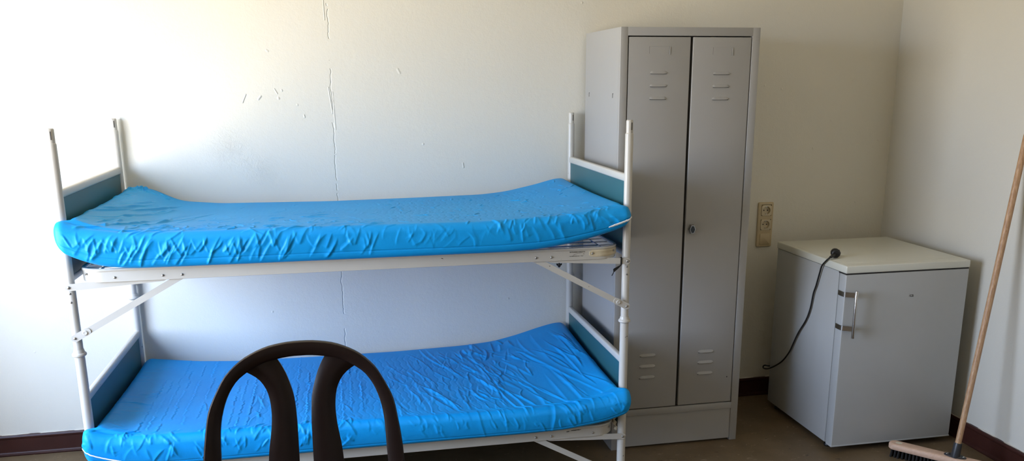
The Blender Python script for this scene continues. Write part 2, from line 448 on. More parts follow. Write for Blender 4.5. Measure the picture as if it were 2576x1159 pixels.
def tier(dz, upper):
    for x in PX: end_unit(x, dz)
    zc = .9745+dz
    fp = frame_path(FX0, FX1, FY0, FY1, FR)
    # densify the straights a little
    path = [(p[0], p[1], zc) for p in fp]
    m = MB(); m.sweep(path, rail_profile(), closed=True)
    for yy, dr in ((FY0-.001, -1), (FY1+.001, 1)):
        for bx in (.209, .362, .424, 1.664, 1.723) if upper else (.209, .362, .424, 1.664, 1.727, 1.895):
            if dr > 0 and bx in (.209, 1.895): continue
            m.dome((bx, yy, .9665+dz), (0, dr, 0), .0048, .0035, 12, mi=1)
    m.dome((FX0+.021, FY0+.017, .979+dz), (-.62, -.78, 0), .0042, .003, 12, mi=1)
    m.dome((FX1-.021, FY0+.017, .979+dz), (.62, -.78, 0), .0042, .003, 12, mi=1)
    fr = m.build('spring_frame', ['enamel', 'steel'], bed)
    # flat steel strips and their end bars
    s = MB()
    for k in range(13):
        y = -.835+k*(.785/12)
        x0, x1 = .155, 1.930
        s.box(x0, x1, y-.009, y+.009, .9845+dz, .9862+dz)
        for xe, xo in ((x0, FX0+.004), (x1, FX1-.004)):
            s.cyl((xe, y, .985+dz), (xo, y if -.8 < y < -.08 else (y+(.02 if y < -.5 else -.02)), .985+dz), .0022, seg=8)
    for xe in (.155, 1.930): s.cyl((xe, -.847, .9853+dz), (xe, -.042, .9853+dz), .0035, seg=10)
    s.build('spring_strips', 'enamel', fr)
    # fold-away straps and braces on both long sides
    for ypost, dr in ((PY[0], -1), (PY[1], 1)):
        ya = ypost+dr*.0155; yb = ya+dr*.004
        if dr > 0: ya = ypost+.0150; yb = ya+.003
        for x, sg in ((PX[0], 1), (PX[1], -1)):
            st = MB(); bar_link((x, .937+dz), (x+sg*.30, .9565+dz), .023, ya, yb)(st)
            st.dome((x, yb, .937+dz), (0, dr, 0), .0058, .0042, 14, mi=1)
            st.build('strap', ['enamel', 'steel'], bed)
            br = MB(); bar_link((x+sg*.026, .7745+dz), (x+sg*.373, .9665+dz), .0215, ya+dr*.0002, yb+dr*.0002)(br)
            bar_link((x, .761+dz), (x+sg*.040, .7825+dz), .025, yb+dr*.0003, yb+dr*.0033)(br)
            br.dome((x, yb+dr*.0033, .761+dz), (0, dr, 0), .0052, .0042, 14, mi=1)
            br.lathe((x+sg*.034, yb+dr*.0033, .779+dz), (0, dr, 0), [(0, .0085), (.002, .0085), (.0035, .0065), (.0035, .004), (.0022, .0)], 20)
            br.build('brace', ['enamel', 'steel'], bed)
    return fr, zc

frU, zU = tier(0.0, True)
frL, zL = tier(-.7135, False)

# cream plastic guard round the upper frame's right front corner
R2 = FR
gp = [(1.868, FY0, zU)]
for k in range(1, 5): gp.append((1.868+(FX1-R2-1.868)*k/4, FY0, zU))
for k in range(1, 9):
    a = math.radians(-90+66*k/8); gp.append((FX1-R2+R2*math.cos(a), FY0+R2+R2*math.sin(a), zU))
def gprof(t):
    w = .0135*(1 if t > .08 else .55+.45*math.sqrt(t/.08)); j = .0006*math.sin(t*23)
    return [(.001, -w), (.0028, -w*.98), (.0045, -w*.5+j), (.0038, -w*.42), (.0038, w*.42), (.0046, w*.55), (.003, w*.98+j), (.001, w)]
g = MB().sweep(gp, gprof); g.dome((1.880, FY0-.0045, zU), (0, -1, 0), .0042, .0025, 12, mi=1)
go = g.build('corner_guard', ['guard', 'steel'], frU); go['label'] = 'cream plastic guard on the frame corner'
# maker's print on the upper rail
text_mesh('maker_print', 'TACTH UNAEZ, KUNH & CO.', .0066, 'ink', frU, (1.7905, FY0-.0016, .9800), depth=.0001, sx=.70)
text_mesh('maker_print', 'No. DEPOTTENT AN    17557', .0042, 'ink', frU, (1.7915, FY0-.0016, .9650), depth=.0001, sx=.98)
sw = MB()
sw.tube([(1.806, FY0-.0012, .9705), (1.814, FY0-.0012, .9745), (1.826, FY0-.0012, .9768), (1.8385, FY0-.0012, .9782)], .0004, 6)
sw.tube([(1.843, FY0-.0012, .9745), (1.849, FY0-.0012, .9740)], .0006, 6); sw.build('maker_print', 'ink', frU)
# bare scratch on the lower rail and the torn guard at its corner
sc_ = MB()
for x0, x1, z, t_ in ((1.785, 1.800, -.0005, .0022), (1.802, 1.846, .0010, .0030)):
    n = 14; up = []; dn = []
    for k in range(n+1):
        x = x0+(x1-x0)*k/n; e = math.sin(math.pi*k/n)**.5
        up.append((x, z+t_*e*random.uniform(.3, 1)+.05*(x-1.785))); dn.append((x, z-t_*e*random.uniform(.3, 1)+.05*(x-1.785)))
    sc_.prism(up+dn[::-1], lambda u, v, q: (u, FY0-.0010-.0004*q, zL+.006+v), 1)
so = sc_.build('paint_scratch', 'ink', frL); so['label'] = 'black scratch in the paint'
tg = MB(); rs = []
for k in range(10):
    t = k/9; z = zL+.034-.052*t; x = 1.9935+.006*t+.002*math.sin(k*2.1); y = FY0+.040-.012*t; w_ = .0055+.0035*math.sin(k*1.7+1)
    rs.append([(x-w_, y-.002, z), (x, y-.006-.002*math.sin(k*2.6), z), (x+w_*.8, y-.003, z+.002), (x+w_*.5, y+.003, z), (x-w_*.6, y+.003, z)])
tg.rings(rs); tgo = tg.build('corner_guard', 'foam', frL, angle=20); tgo['label'] = 'torn cream guard hanging off the corner'

# black strap tied round the bed's front right bar, and the wing nut under the upper rail
ct = MB()
zs = .939
ct.sweep([(1.9955, PY[0]-.0205, zs-.014), (1.9955, PY[0]-.0205, zs+.013), (1.9955, PY[0]-.0135, zs+.0135), (1.9955, PY[0]-.0135, zs-.014)], [(-.0006, -.003), (.0006, -.003), (.0006, .003), (-.0006, .003)], up=(1, 0, 0), closed=True)
ct.rings([[(1.999, -.862, .926), (1.995, -.862, .922), (1.995, -.859, .922), (1.999, -.859, .926)],
          [(1.985, -.866, .921), (1.981, -.866, .910), (1.981, -.863, .910), (1.985, -.863, .921)],
          [(1.968, -.868, .914), (1.966, -.868, .899), (1.966, -.865, .899), (1.968, -.865, .914)],
          [(1.962, -.868, .909), (1.964, -.868, .895), (1.964, -.865, .895), (1.962, -.865, .909)]])
ct.tube([(1.965, -.8665, .899), (1.961, -.867, .892), (1.957, -.867, .885)], .0016, 8)
cto = ct.build('tie_strap', 'black', loc=(1.99, -.86, .925))
tag(cto, 'black strap tied round the white bar at the front right post of the upper bunk', 'strap')
wn = MB(); wn.cyl((1.757, -.845, .952), (1.757, -.845, .922), .0022, seg=10)
wn.lathe((1.757, -.845, .936), (0, 0, -1), [(0, .005), (.008, .006), (.012, .004)], 14)
for sgn in (-1, 1):
    wn.prism([(0, .926), (.010, .931), (.011, .937), (.006, .937), (0, .934)], lambda u, v, q, s=sgn: (1.757+s*u, -.846+.002*q, v), 1)
wn.build('wing_nut', 'black', frU)

# ------------------------------------------------------------------ mattresses
def smooth_interp(xs, px, pz, sig):
    d = np.linspace(-3, 3, 41); w_ = np.exp(-d*d/2); w_ /= w_.sum()
    return sum(wk*np.interp(xs+dk*sig, px, pz) for dk, wk in zip(d, w_))

def bez(p0, p1, bend, n=9):
    p0 = np.array(p0); p1 = np.array(p1); d = p1-p0; nn = np.array([-d[1], d[0]])
    t = np.linspace(0, 1, n)[:, None]
    return p0+d*t+nn*(bend*4*t*(1-t))

def stamp(Hm, A, B, poly, amp, w, sharp=.55, taper=(.25, .35)):
    """adds one crease (ridge with a valley beside it) to the height map"""
    poly = np.asarray(poly); pad = 4*w
    x0, x1 = poly[:, 0].min()-pad, poly[:, 0].max()+pad; b0, b1 = poly[:, 1].min()-pad, poly[:, 1].max()+pad
    ii = np.where((A >= x0) & (A <= x1))[0]; jj = np.where((B >= b0) & (B <= b1))[0]
    if len(ii) < 2 or len(jj) < 2: return
    a = A[ii][:, None]; b = B[jj][None, :]
    best = np.full((len(ii), len(jj)), 1e9); sg = np.zeros_like(best); tt = np.zeros_like(best)
    ns = len(poly)-1
    for k in range(ns):
        p, q = poly[k], poly[k+1]; d = q-p; L = np.hypot(*d)+1e-9
        u = np.clip(((a-p[0])*d[0]+(b-p[1])*d[1])/(L*L), 0, 1)
        ex = a-p[0]-u*d[0]; eb = b-p[1]-u*d[1]; dd = np.hypot(ex, eb)
        m = dd < best
        best[m] = dd[m]; sg[m] = ((d[0]*eb-d[1]*ex)/L)[m]; tt[m] = ((k+u)/ns)[m]
    s = sg; r = best
    tp = np.clip(tt/taper[0], 0, 1)*np.clip((1-tt)/taper[1], 0, 1); tp = tp*tp*(3-2*tp)
    end = np.exp(-np.clip(r*r-s*s, 0, None)/(w*w))
    if sharp < 0:      # plain groove
        prof = np.exp(-(s/w)**2)
    else:              # tucked cloth: a steep flank, a crisp crest and a long soft flank
        s = s*(1 if rng.random() < .5 else -1); wl = w*(.4+.6*tp)
        a_ = np.sqrt(s*s+(.22*wl)**2)-.22*wl
        prof = np.where(s > 0, np.exp(-a_/(1.25*wl)), np.exp(-a_/(.50*wl)))-sharp*.55*np.exp(-((s+1.5*wl)/(1.0*wl))**2)
    Hm[np.ix_(ii, jj)] += amp*tp*end*prof

def mattress(name, spec):
    NX = 760
    # cross-section loop: front bottom -> front -> top -> rear -> underside
    Yf, Yr = spec['yf'], spec['yr']; Wd = Yr-Yf; hn = .118; r = .029
    loop = []; bb = []; acc = 0
    def push(y, z):
        nonlocal acc
        if loop: acc += math.hypot((y-loop[-1][0]), (z-loop[-1][1]))
        loop.append((y, z)); bb.append(acc)
    def arc(cy, cz, a0, a1, n, rad):
        for k in range(n):
            a = math.radians(a0+(a1-a0)*k/n); push(cy+rad*math.cos(a), cz+rad*math.sin(a))
    r2 = .020
    arc(r2, r2, 270, 180, 9, r2)
    n = 30
    for k in range(n): push(0, r2+(hn-r-r2)*k/n)
    arc(r, hn-r, 180, 90, 17, r)
    n = 290
    for k in range(n): push(r+(Wd-2*r)*k/n, hn)
    arc(Wd-r, hn-r, 90, 0, 7, r)
    n = 12
    for k in range(n): push(Wd, hn-r-(hn-r-r2)*k/n)
    arc(Wd-r2, r2, 0, -90, 5, r2)
    n = 24
    for k in range(n): push(Wd-r2-(Wd-2*r2)*k/n, 0)
    loop = np.array(loop); B = np.array(bb); K = len(loop)
    yy = loop[:, 0]/Wd; zz = loop[:, 1]/hn
    # stations along the bed
    R = .034; th = np.linspace(0, 90, 9)[:-1]
    e = R*(1-np.cos(np.radians(th))); ins = R*(1-np.sin(np.radians(th)))
    L = spec['x1']-spec['x0']
    mid = np.linspace(R, L-R, NX)
    s = np.concatenate([e, mid, (L-e)[::-1]]); inset = np.concatenate([ins, np.zeros(NX), ins[::-1]])
    A = spec['x0']+s; T = s/L; NXt = len(s)
    # surface profile
    ft = smooth_interp(A, *spec['front_top'], .022); rt = smooth_interp(A, *spec['rear_top'], .026)
    fb = smooth_interp(A, *spec['front_bot'], .022); rb = smooth_interp(A, *spec['rear_bot'], .022)
    q = yy[None, :]; q = q*q*(3-2*q)*.5+yy[None, :]*.5
    zt = ft[:, None]*(1-q)+rt[:, None]*q-spec['sag']*np.sin(math.pi*yy)[None, :]
    zb = fb[:, None]*(1-q)+rb[:, None]*q
    hgt = zt-zb
    iz = np.clip(inset[:, None]/hgt, 0, .49)
    zf = iz+(1-2*iz)*zz[None, :]
    Z = zb+hgt*zf
    iy = (inset*1.15)[:, None]
    yin = Yf+loop[None, :, 0]
    yc = (Yf+Yr)/2
    Yp = yin-np.sign(yin-yc)*np.clip(np.abs(yin-yc)/(Wd/2), 0, 1)**3*iy
    # belly of the front face
    belly = spec['belly']*np.sin(np.pi*np.clip(zz, 0, 1))*(1-np.clip(yy*20, 0, 1))
    Yp = Yp-belly[None, :]
    # the corners droop where nothing holds the cover
    dr_ = np.clip((-.835-Yp)/.07, 0, 1)**1.6*np.clip(zz*1.6-.3, 0, 1)[None, :]
    ew = spec['droop'][0]*np.clip(1-(A-.06)/.14, 0, 1)+spec['droop'][1]*np.clip(1-(2.02-A)/.20, 0, 1)
    Z = Z-dr_*ew[:, None]
    # flare at the front corners, where the cover bulges round the posts
    k = np.clip((-(PY[0]-.0175)-.0 + -Yp-.0)*0+((PY[0]-.0175)-Yp)/.013, 0, 1); k = k*k*(3-2*k)
    xl = spec['x0']-spec['flare'][0]*k; xr = spec['x1']+spec['flare'][1]*k
    X = xl+(xr-xl)*T[:, None]
    # creases
    Hm = np.zeros((NXt, K)); spec['folds'](Hm, A, B)
    edge = np.clip(inset/R, 0, 1)[:, None]; Hm *= (1-.75*edge)
    P = np.stack([X, Yp, Z], -1)
    dA = np.gradient(P, axis=0); dB = np.roll(P, -1, 1)-np.roll(P, 1, 1)
    N = np.cross(dA, dB); N /= np.linalg.norm(N, axis=-1, keepdims=True)+1e-12
    if N[NXt//2, K//4, 2] < 0: N = -N
    Hc = Hm.copy(); Hc[:, (yy > .985) | (zz < .02)] *= .15
    # keep the underside and the parts next to the posts in place
    P2 = P+N*Hc[..., None]
    near = (P2[..., 1] > PY[0]-.017) & ((P2[..., 0] < .0775) | (P2[..., 0] > 2.0035))
    P2[near, 0] = np.clip(P2[near, 0], .0775, 2.0035)
    verts = P2.reshape(-1, 3); faces = []
    off = Vector(spec['loc'])
    verts = verts-np.array(off)
    i = np.arange(NXt-1)[:, None]*K; j = np.arange(K)[None, :]; j2 = (j+1) % K
    quads = np.stack([i+j, i+j2, i+K+j2, i+K+j], -1).reshape(-1, 4)
    me = bpy.data.meshes.new(name)
    nv = len(verts)
    c0 = verts[:K].mean(0); c1 = verts[-K:].mean(0)
    verts = np.vstack([verts, c0, c1])
    tri0 = [(nv, (a+1) % K, a) for a in range(K)]; o1 = (NXt-1)*K
    tri1 = [(nv+1, o1+a, o1+(a+1) % K) for a in range(K)]
    me.from_pydata(verts.tolist(), [], quads.tolist()+tri0+tri1)
    bm = bmesh.new(); bm.from_mesh(me); bmesh.ops.recalc_face_normals(bm, faces=bm.faces); bm.to_mesh(me); bm.free()
    me.polygons.foreach_set('use_smooth', [True]*len(me.polygons))
    me.materials.append(M['blue'])
    o = bpy.data.objects.new(name, me); COL.objects.link(o); o.location = off
    # zip tape lying on the cover: follows the surface between two stations on the front face
    def surf(x, frac):
        ii = int(np.argmin(np.abs(X[:, 20]-x))); f = np.where((yy < .05) & (zz > .05))[0]
        js = np.interp(frac, zf[ii, f], f); j0 = int(js); w1 = js-j0
        lo, hi = max(0, ii-4), min(NXt, ii+5)
        nn = (N[lo:hi, j0-2:j0+4].mean((0, 1))); nn = nn/np.linalg.norm(nn)
        wx = (x-X[ii, 20])
        p = P[ii, j0]*(1-w1)+P[ii, j0+1]*w1; p = p+np.array([wx, 0, 0])
        return p+nn*.0026, nn
    for pts, wd in spec['zips']:
        z = MB(); rs = []; sub = []
        for a, b in zip(pts[:-1], pts[1:]):
            for kk in range(10): sub.append((a[0]+(b[0]-a[0])*kk/10, a[1]+(b[1]-a[1])*kk/10))
        sub.append(pts[-1])
        for kk, (x, fr) in enumerate(sub):
            p, nn = surf(x, fr); t_ = kk/(len(sub)-1); ww = wd*(.5+.5*min(1, 5*t_, 5*(1-t_)))
            up = np.array([0, 0, 1.0]); up = up-nn*up.dot(nn); up /= np.linalg.norm(up)
            rs.append([p-up*ww, p+nn*.0022-up*ww*.5, p+nn*.0026+up*ww*.5, p+up*ww])
        z.rings(rs).build('zipper', 'zip', o)
    return o

TOPB = .120   # arc length at which the top face begins (front face + rounding)
def line(Hm, A, B, x, b, ang, ln, amp, w, bend=0, sharp=.55, taper=(.25, .35)):
    dx = math.cos(ang)*ln/2; db = math.sin(ang)*ln/2
    stamp(Hm, A, B, bez((x-dx, b-db), (x+dx, b+db), bend), amp, w, sharp, taper)

def zigzag(x, b0, b1, amp, step, drift):
    n = max(4, int((b1-b0)/step)); pts = []
    for k in range(n+1):
        pts.append((x+drift*(k/n-.5)+amp*(1 if k % 2 else -1)*rng.uniform(.3, 1), b0+(b1-b0)*k/n))
    return pts

def foam_grid(Hm, A, B, x0, x1, b0, b1, amp, sx, sb, fade=.12):
    a = A[:, None]; b = B[None, :]
    w_ = np.clip((a-x0)/fade, 0, 1)*np.clip((x1-a)/fade, 0, 1)*np.clip((b-b0)/.05, 0, 1)*np.clip((b1-b)/.05, 0, 1)
    ph = .006*np.sin(b*31)+.004*np.sin(b*77+a*9)
    row = np.abs(np.sin(np.pi*(a+ph)/sx)); cell = .5+.5*np.sin(2*np.pi*b/sb+np.pi*np.floor((a+ph)/sx))
    Hm += -amp*w_*np.exp(-(row/.35)**2)*(.35+.65*cell)

def folds_upper(Hm, A, B):
    U = rng.uniform
    # seam of the cover
    stamp(Hm, A, B, [(x, .041+.006*math.exp(-((x-.12)/.1)**2)) for x in np.linspace(.06, 2.02, 60)], -.0026, .0017, -.3, (.02, .02))
    # pleats pulled down the front face in V pairs, strongest at the left
    x = .13
    while x < 1.10:
        s_ = 1-.6*max(0, x-.4); bb = U(.045, .075)
        stamp(Hm, A, B, bez((x, bb), (x+U(.02, .055), bb+U(.045, .075)), U(-.1, .1)), U(.0022, .0050)*s_, U(.0040, .0075), .5, (.15, .4))
        if rng.random() < .75: stamp(Hm, A, B, bez((x+U(-.006, .006), bb), (x-U(.005, .03), bb+U(.04, .07)), U(-.1, .1)), U(.0016, .0040)*s_, U(.0035, .006), .5, (.15, .4))
        if rng.random() < .5: stamp(Hm, A, B, bez((x-U(.0, .03), U(.012, .03)), (x+U(.0, .03), bb+.02), U(-.08, .08)), U(.0018, .0042)*s_, U(.0035, .006), .5, (.2, .4))
        x += U(.016, .040)*(1+.5*max(0, x-.5))
    for k in range(12):   # long slanting ones that cross the seam
        x = .22+.065*k+U(-.02, .02); line(Hm, A, B, x, U(.055, .075), math.radians(U(52, 66)), U(.09, .135), U(.003, .0052)*(1-.45*x), U(.004, .006), U(-.1, .1), .6)
    for k in range(30):
        x = U(1.0, 1.6); line(Hm, A, B, x, U(.06, .115), math.radians(U(35, 75) if rng.random() < .7 else U(100, 140)), U(.04, .10), U(.0005, .0013), U(.004, .007), U(-.2, .2), .4)
    x = 1.50
    while x < 1.985:      # gathered pleats by the right corner
        line(Hm, A, B, x, U(.070, .125), math.radians(U(95, 125)), U(.05, .10), U(.0014, .0032), U(.006, .010), U(-.15, .15), .4)
        if rng.random() < .6: line(Hm, A, B, x+U(0, .02), U(.10, .14), math.radians(U(50, 85)), U(.03, .06), U(.001, .0028), U(.003, .006), U(-.2, .2), .5)
        x += U(.018, .036)
    # left end: long sweeping folds from the rear hump to the front corner
    for k in range(24):
        x = U(.13, .40); b = U(.28, .70); line(Hm, A, B, x, b, math.radians(U(58, 80)), U(.16, .42), U(.0022, .0056), U(.005, .011), U(-.16, .02), .45)
    for k in range(24):
        x = U(.09, .40); b = U(.135, .32); line(Hm, A, B, x, b, math.radians(U(30, 100)), U(.05, .13), U(.0020, .0048), U(.004, .007), U(-.2, .2), .5)
    for k in range(14):
        x = U(.10, .25); b = U(.72, .97); line(Hm, A, B, x, b, math.radians(U(20, 160)), U(.03, .09), U(.002, .0045), U(.004, .007), U(-.25, .25), .5)
    for k in range(16):   # gathered knot at the rear left corner
        line(Hm, A, B, U(.10, .19), U(.90, .975), math.radians(U(60, 120)), U(.03, .07), U(.003, .007), U(.004, .008), U(-.3, .3), .6)
    # crinkles over the front half of the top
    for k in range(170):
        x = U(.33, 1.15); b = TOPB+abs(rng.normal(0, .13))+.006; line(Hm, A, B, x, b, math.radians(U(2, 45) if rng.random() < .75 else U(90, 150)), U(.025, .10), U(.0011, .0034)*(1-.5*max(0, x-.5)), U(.0028, .005), U(-.22, .22), .5)
    for k in range(40):
        x = U(.4, 1.4); b = U(.3, .9); line(Hm, A, B, x, b, math.radians(U(55, 130)), U(.03, .12), U(.0006, .0016), U(.003, .005), U(-.2, .2), .6)
    for k in range(85):
        x = U(1.15, 1.98); b = TOPB+U(.01, .8); line(Hm, A, B, x, b, math.radians(U(30, 150)), U(.02, .08), U(.0010, .0032), U(.0028, .005), U(-.28, .28), .6)
    for k in range(20):
        x = U(1.6, 1.97); b = TOPB+U(.0, .06); line(Hm, A, B, x, b, math.radians(U(20, 70)), U(.03, .07), U(.001, .0026), U(.003, .005), U(-.2, .2))
    foam_grid(Hm, A, B, 1.05, 1.85, TOPB+.05, TOPB+.80, .0010, .026, .03)
    foam_grid(Hm, A, B, .45, 1.1, TOPB+.1, TOPB+.75, .0003, .028, .034)

def folds_lower(Hm, A, B):
    U = rng.uniform
    stamp(Hm, A, B, [(x, .033) for x in np.linspace(.06, 2.02, 60)], -.0026, .0017, -.3, (.02, .02))
    # wavering ridges of the foam pressing through, left half
    x = .21
    while x < 1.02:
        b = TOPB+U(-.01, .16); end = TOPB+U(.45, .8)
        while b < end:    # broken into lengths
            ln = U(.06, .26); pts = []; n = max(4, int(ln/.011)); xx = x+U(-.006, .006)
            for q in range(n+1): pts.append((xx+.05*(.4-b)*.4+U(-.0032, .0032)+.002*math.sin(q*2.2), b+ln*q/n))
            stamp(Hm, A, B, pts, U(.0010, .0026), U(.0026, .0042), .7, (.12, .2)); b += ln*U(.75, 1.15)
        x += U(.026, .050)
    for k in range(14):
        line(Hm, A, B, U(.3, .95), TOPB+U(.03, .35), math.radians(U(78, 112)), U(.10, .24), U(.0018, .0036), U(.003, .005), U(-.12, .12), .5)
    # dented end by the panel
    for k in range(24):
        line(Hm, A, B, U(.08, .22), TOPB+U(.05, .75), math.radians(U(-20, 25)), U(.04, .12), U(.0007, .0018), U(.006, .010), U(-.1, .1), .4)
    # crumpled front edge
    for k in range(110):
        x = U(.08, 1.0); line(Hm, A, B, x, U(.055, .165), math.radians(U(45, 135)), U(.03, .09), U(.0012, .0034), U(.003, .0065), U(-.12, .12), .5)
    for k in range(60):
        x = U(.95, 2.0); line(Hm, A, B, x, U(.06, .17), math.radians(U(95, 135)), U(.03, .09), U(.0007, .0020), U(.003, .006), U(-.2, .2), .5)
    for k in range(9):    # sharp pleats crossing the seam
        x = U(1.55, 1.99); line(Hm, A, B, x, U(.045, .08), math.radians(U(95, 120)), U(.06, .10), U(.0015, .0028), U(.003, .005), U(-.1, .1), .5)
    # long diagonal folds over the right half
    for k in range(80):
        x = U(1.12, 1.97); b = TOPB+U(.08, .72); g_ = min(1, (x-1.0)/.4)
        line(Hm, A, B, x, b, math.radians(U(92, 114)), U(.14, .55), U(.0014, .0042)*g_, U(.004, .009), U(-.08, .10), .6)
    for k in range(70):
        x = U(1.3, 1.75); b = TOPB+U(.1, .75); line(Hm, A, B, x, b, math.radians(U(75, 130)), U(.05, .18), U(.0012, .0034), U(.003, .006), U(-.15, .15), .6)
    for k in range(80):
        x = U(1.0, 1.6); b = TOPB+U(.02, .7); line(Hm, A, B, x, b, math.radians(U(88, 120)), U(.05, .22), U(.0007, .0022), U(.0026, .005), U(-.15, .15), .6)
    for k in range(14):
        line(Hm, A, B, U(1.35, 1.72), TOPB+U(.62, .85), math.radians(U(80, 120)), U(.08, .2), U(.003, .0055), U(.006, .011), U(-.1, .1), .5)
    foam_grid(Hm, A, B, .55, 1.55, TOPB+.02, TOPB+.8, .0011, .027, .032)

mu = mattress('mattress', dict(
    yf=-.905, yr=-.024, x0=.0785, x1=2.0025, droop=(.014, .030), flare=(.036, .020), belly=.007, sag=.006,
    front_top=([.04, .09, .17, .28, .62, 1.02, 1.44, 1.74, 1.89, 1.995, 2.03], [1.190, 1.176, 1.140, 1.121, 1.118, 1.118, 1.114, 1.125, 1.144, 1.164, 1.168]),
    rear_top=([.04, .117, .187, .245, .30, .46, .92, 1.3, 1.6, 1.71, 1.85, 1.955, 2.01], [1.172, 1.182, 1.172, 1.140, 1.114, 1.099, 1.093, 1.097, 1.102, 1.113, 1.142, 1.170, 1.160]),
    front_bot=([.04, .113, .165, .219, .306, .61, 1.54, 1.66, 1.74, 1.85, 1.95, 2.02], [1.106, 1.052, 1.028, 1.009, 1.0, .9985, .9985, 1.004, 1.015, 1.037, 1.065, 1.098]),
    rear_bot=([.04, .12, .22, .31, 1.6, 1.75, 1.9, 2.02], [1.09, 1.055, 1.015, .9985, .9985, 1.01, 1.045, 1.08]),
    folds=folds_upper, loc=(1.04, -.465, .9985),
    zips=[([(1.926, .30), (1.955, .33), (1.985, .36), (2.016, .42)], .0042)]))
tag(mu, 'bright blue wrinkled mattress on the upper bunk with upturned ends', 'mattress', 'bunk mattresses')
rng = np.random.default_rng(29)
ml = mattress('mattress', dict(
    yf=-.907, yr=-.024, x0=.0785, x1=2.0025, droop=(.006, .022), flare=(.034, .040), belly=.008, sag=.008,
    front_top=([.04, .075, .166, .26, .40, .68, 1.13, 1.43, 1.74, 1.90, 1.997, 2.04], [.462, .448, .408, .402, .399, .396, .393, .386, .384, .406, .446, .452]),
    rear_top=([.04, .087, .186, .30, .47, .85, 1.19, 1.5, 1.644, 1.76, 1.86, 1.958, 2.01], [.430, .424, .411, .396, .384, .380, .380, .388, .400, .426, .455, .478, .466]),
    front_bot=([.04, .10, .20, .32, .68, 1.6, 1.743, 1.9, 2.04], [.330, .312, .293, .285, .285, .285, .288, .307, .352]),
    rear_bot=([.04, .12, .25, .4, 1.6, 1.75, 1.9, 2.02], [.33, .31, .29, .285, .285, .295, .33, .36]),
    folds=folds_lower, loc=(1.04, -.465, .285),
    zips=[([(.048, .44), (.09, .36), (.135, .31), (.172, .27)], .0028)]))
tag(ml, 'bright blue wrinkled mattress on the lower bunk behind the brown chair', 'mattress', 'bunk mattresses')

# ------------------------------------------------------------------ locker
lk = empty('locker', (2.387, -.26, 0), 'light grey two-door steel locker standing between bunk bed and fridge', 'locker')
LX0, LX1, LYF, LYB, LZ = 2.089, 2.686, -.512, -.020, 1.808
b = MB()
b.box(LX0, LX0+.002, LYF+.021, LYB, 0, LZ); b.box(LX1-.002, LX1, LYF+.021, LYB, 0, LZ)
b.box(LX0+.0005, LX1-.0005, LYF+.021, LYB, LZ-.002, LZ-.0001); b.box(LX0+.002, LX1-.002, LYB-.002, LYB, .02, LZ-.002)
b.box(LX0, LX0+.0300, LYF, LYF+.022, 0, LZ, bev=.0012); b.box(LX1-.0330, LX1, LYF, LYF+.022, 0, LZ, bev=.0012)
b.box(LX0+.028, LX1-.031, LYF, LYF+.022, LZ-.0335, LZ, bev=.0012)
b.box(LX0+.028, LX1-.031, LYF, LYF+.022, .155, .184, bev=.0012)
b.box(LX0+.028, LX1-.031, LYF+.02, LYB-.004, .168, .172)
b.build('body', 'locker', lk)
MB().box(2.378, 2.404, LYF+.012, LYB-.006, .184, LZ-.034).build('divider', 'gap_shade', lk)
MB().box(LX0+.0305, LX1-.034, LYF+.004, LYF+.006, .010, .1545).build('plinth', 'locker', lk)
for y in (-.081, -.422):
    MB().box(LX0-.0006, LX0+.001, y-.002, y+.002, 1.532, 1.549).box(LX0-.0006, LX0+.001, y-.006, y+.002, 1.5475, 1.5505).build('side_slot', 'gap_shade', lk)

def louver(cx, z, parent):
    m = MB(); w_ = .038; h = .0125; d = .0062; yf = LYF+.0015
    n = 12; rs = []
    for k in range(n+1):
        t = -1+2*k/n; e = max(0, 1-abs(t)**6)**.5; x = cx+t*w_
        rs.append([(x, yf+.0002, z+h*.55*e+.0004), (x, yf-d*.55*e, z+h*.12*e), (x, yf-d*e, z-h*.33*e), (x, yf-d*.9*e, z-h*.40*e), (x, yf+.0002, z-h*.40*e-.0002)])
    m.rings(rs)
    m.box(cx-w_*.93, cx+w_*.93, yf-.0007, yf+.0004, z-h*.40-.0012, z-h*.40, mi=1)
    m.build('louver', ['locker', 'gap_shade'], parent, angle=50)

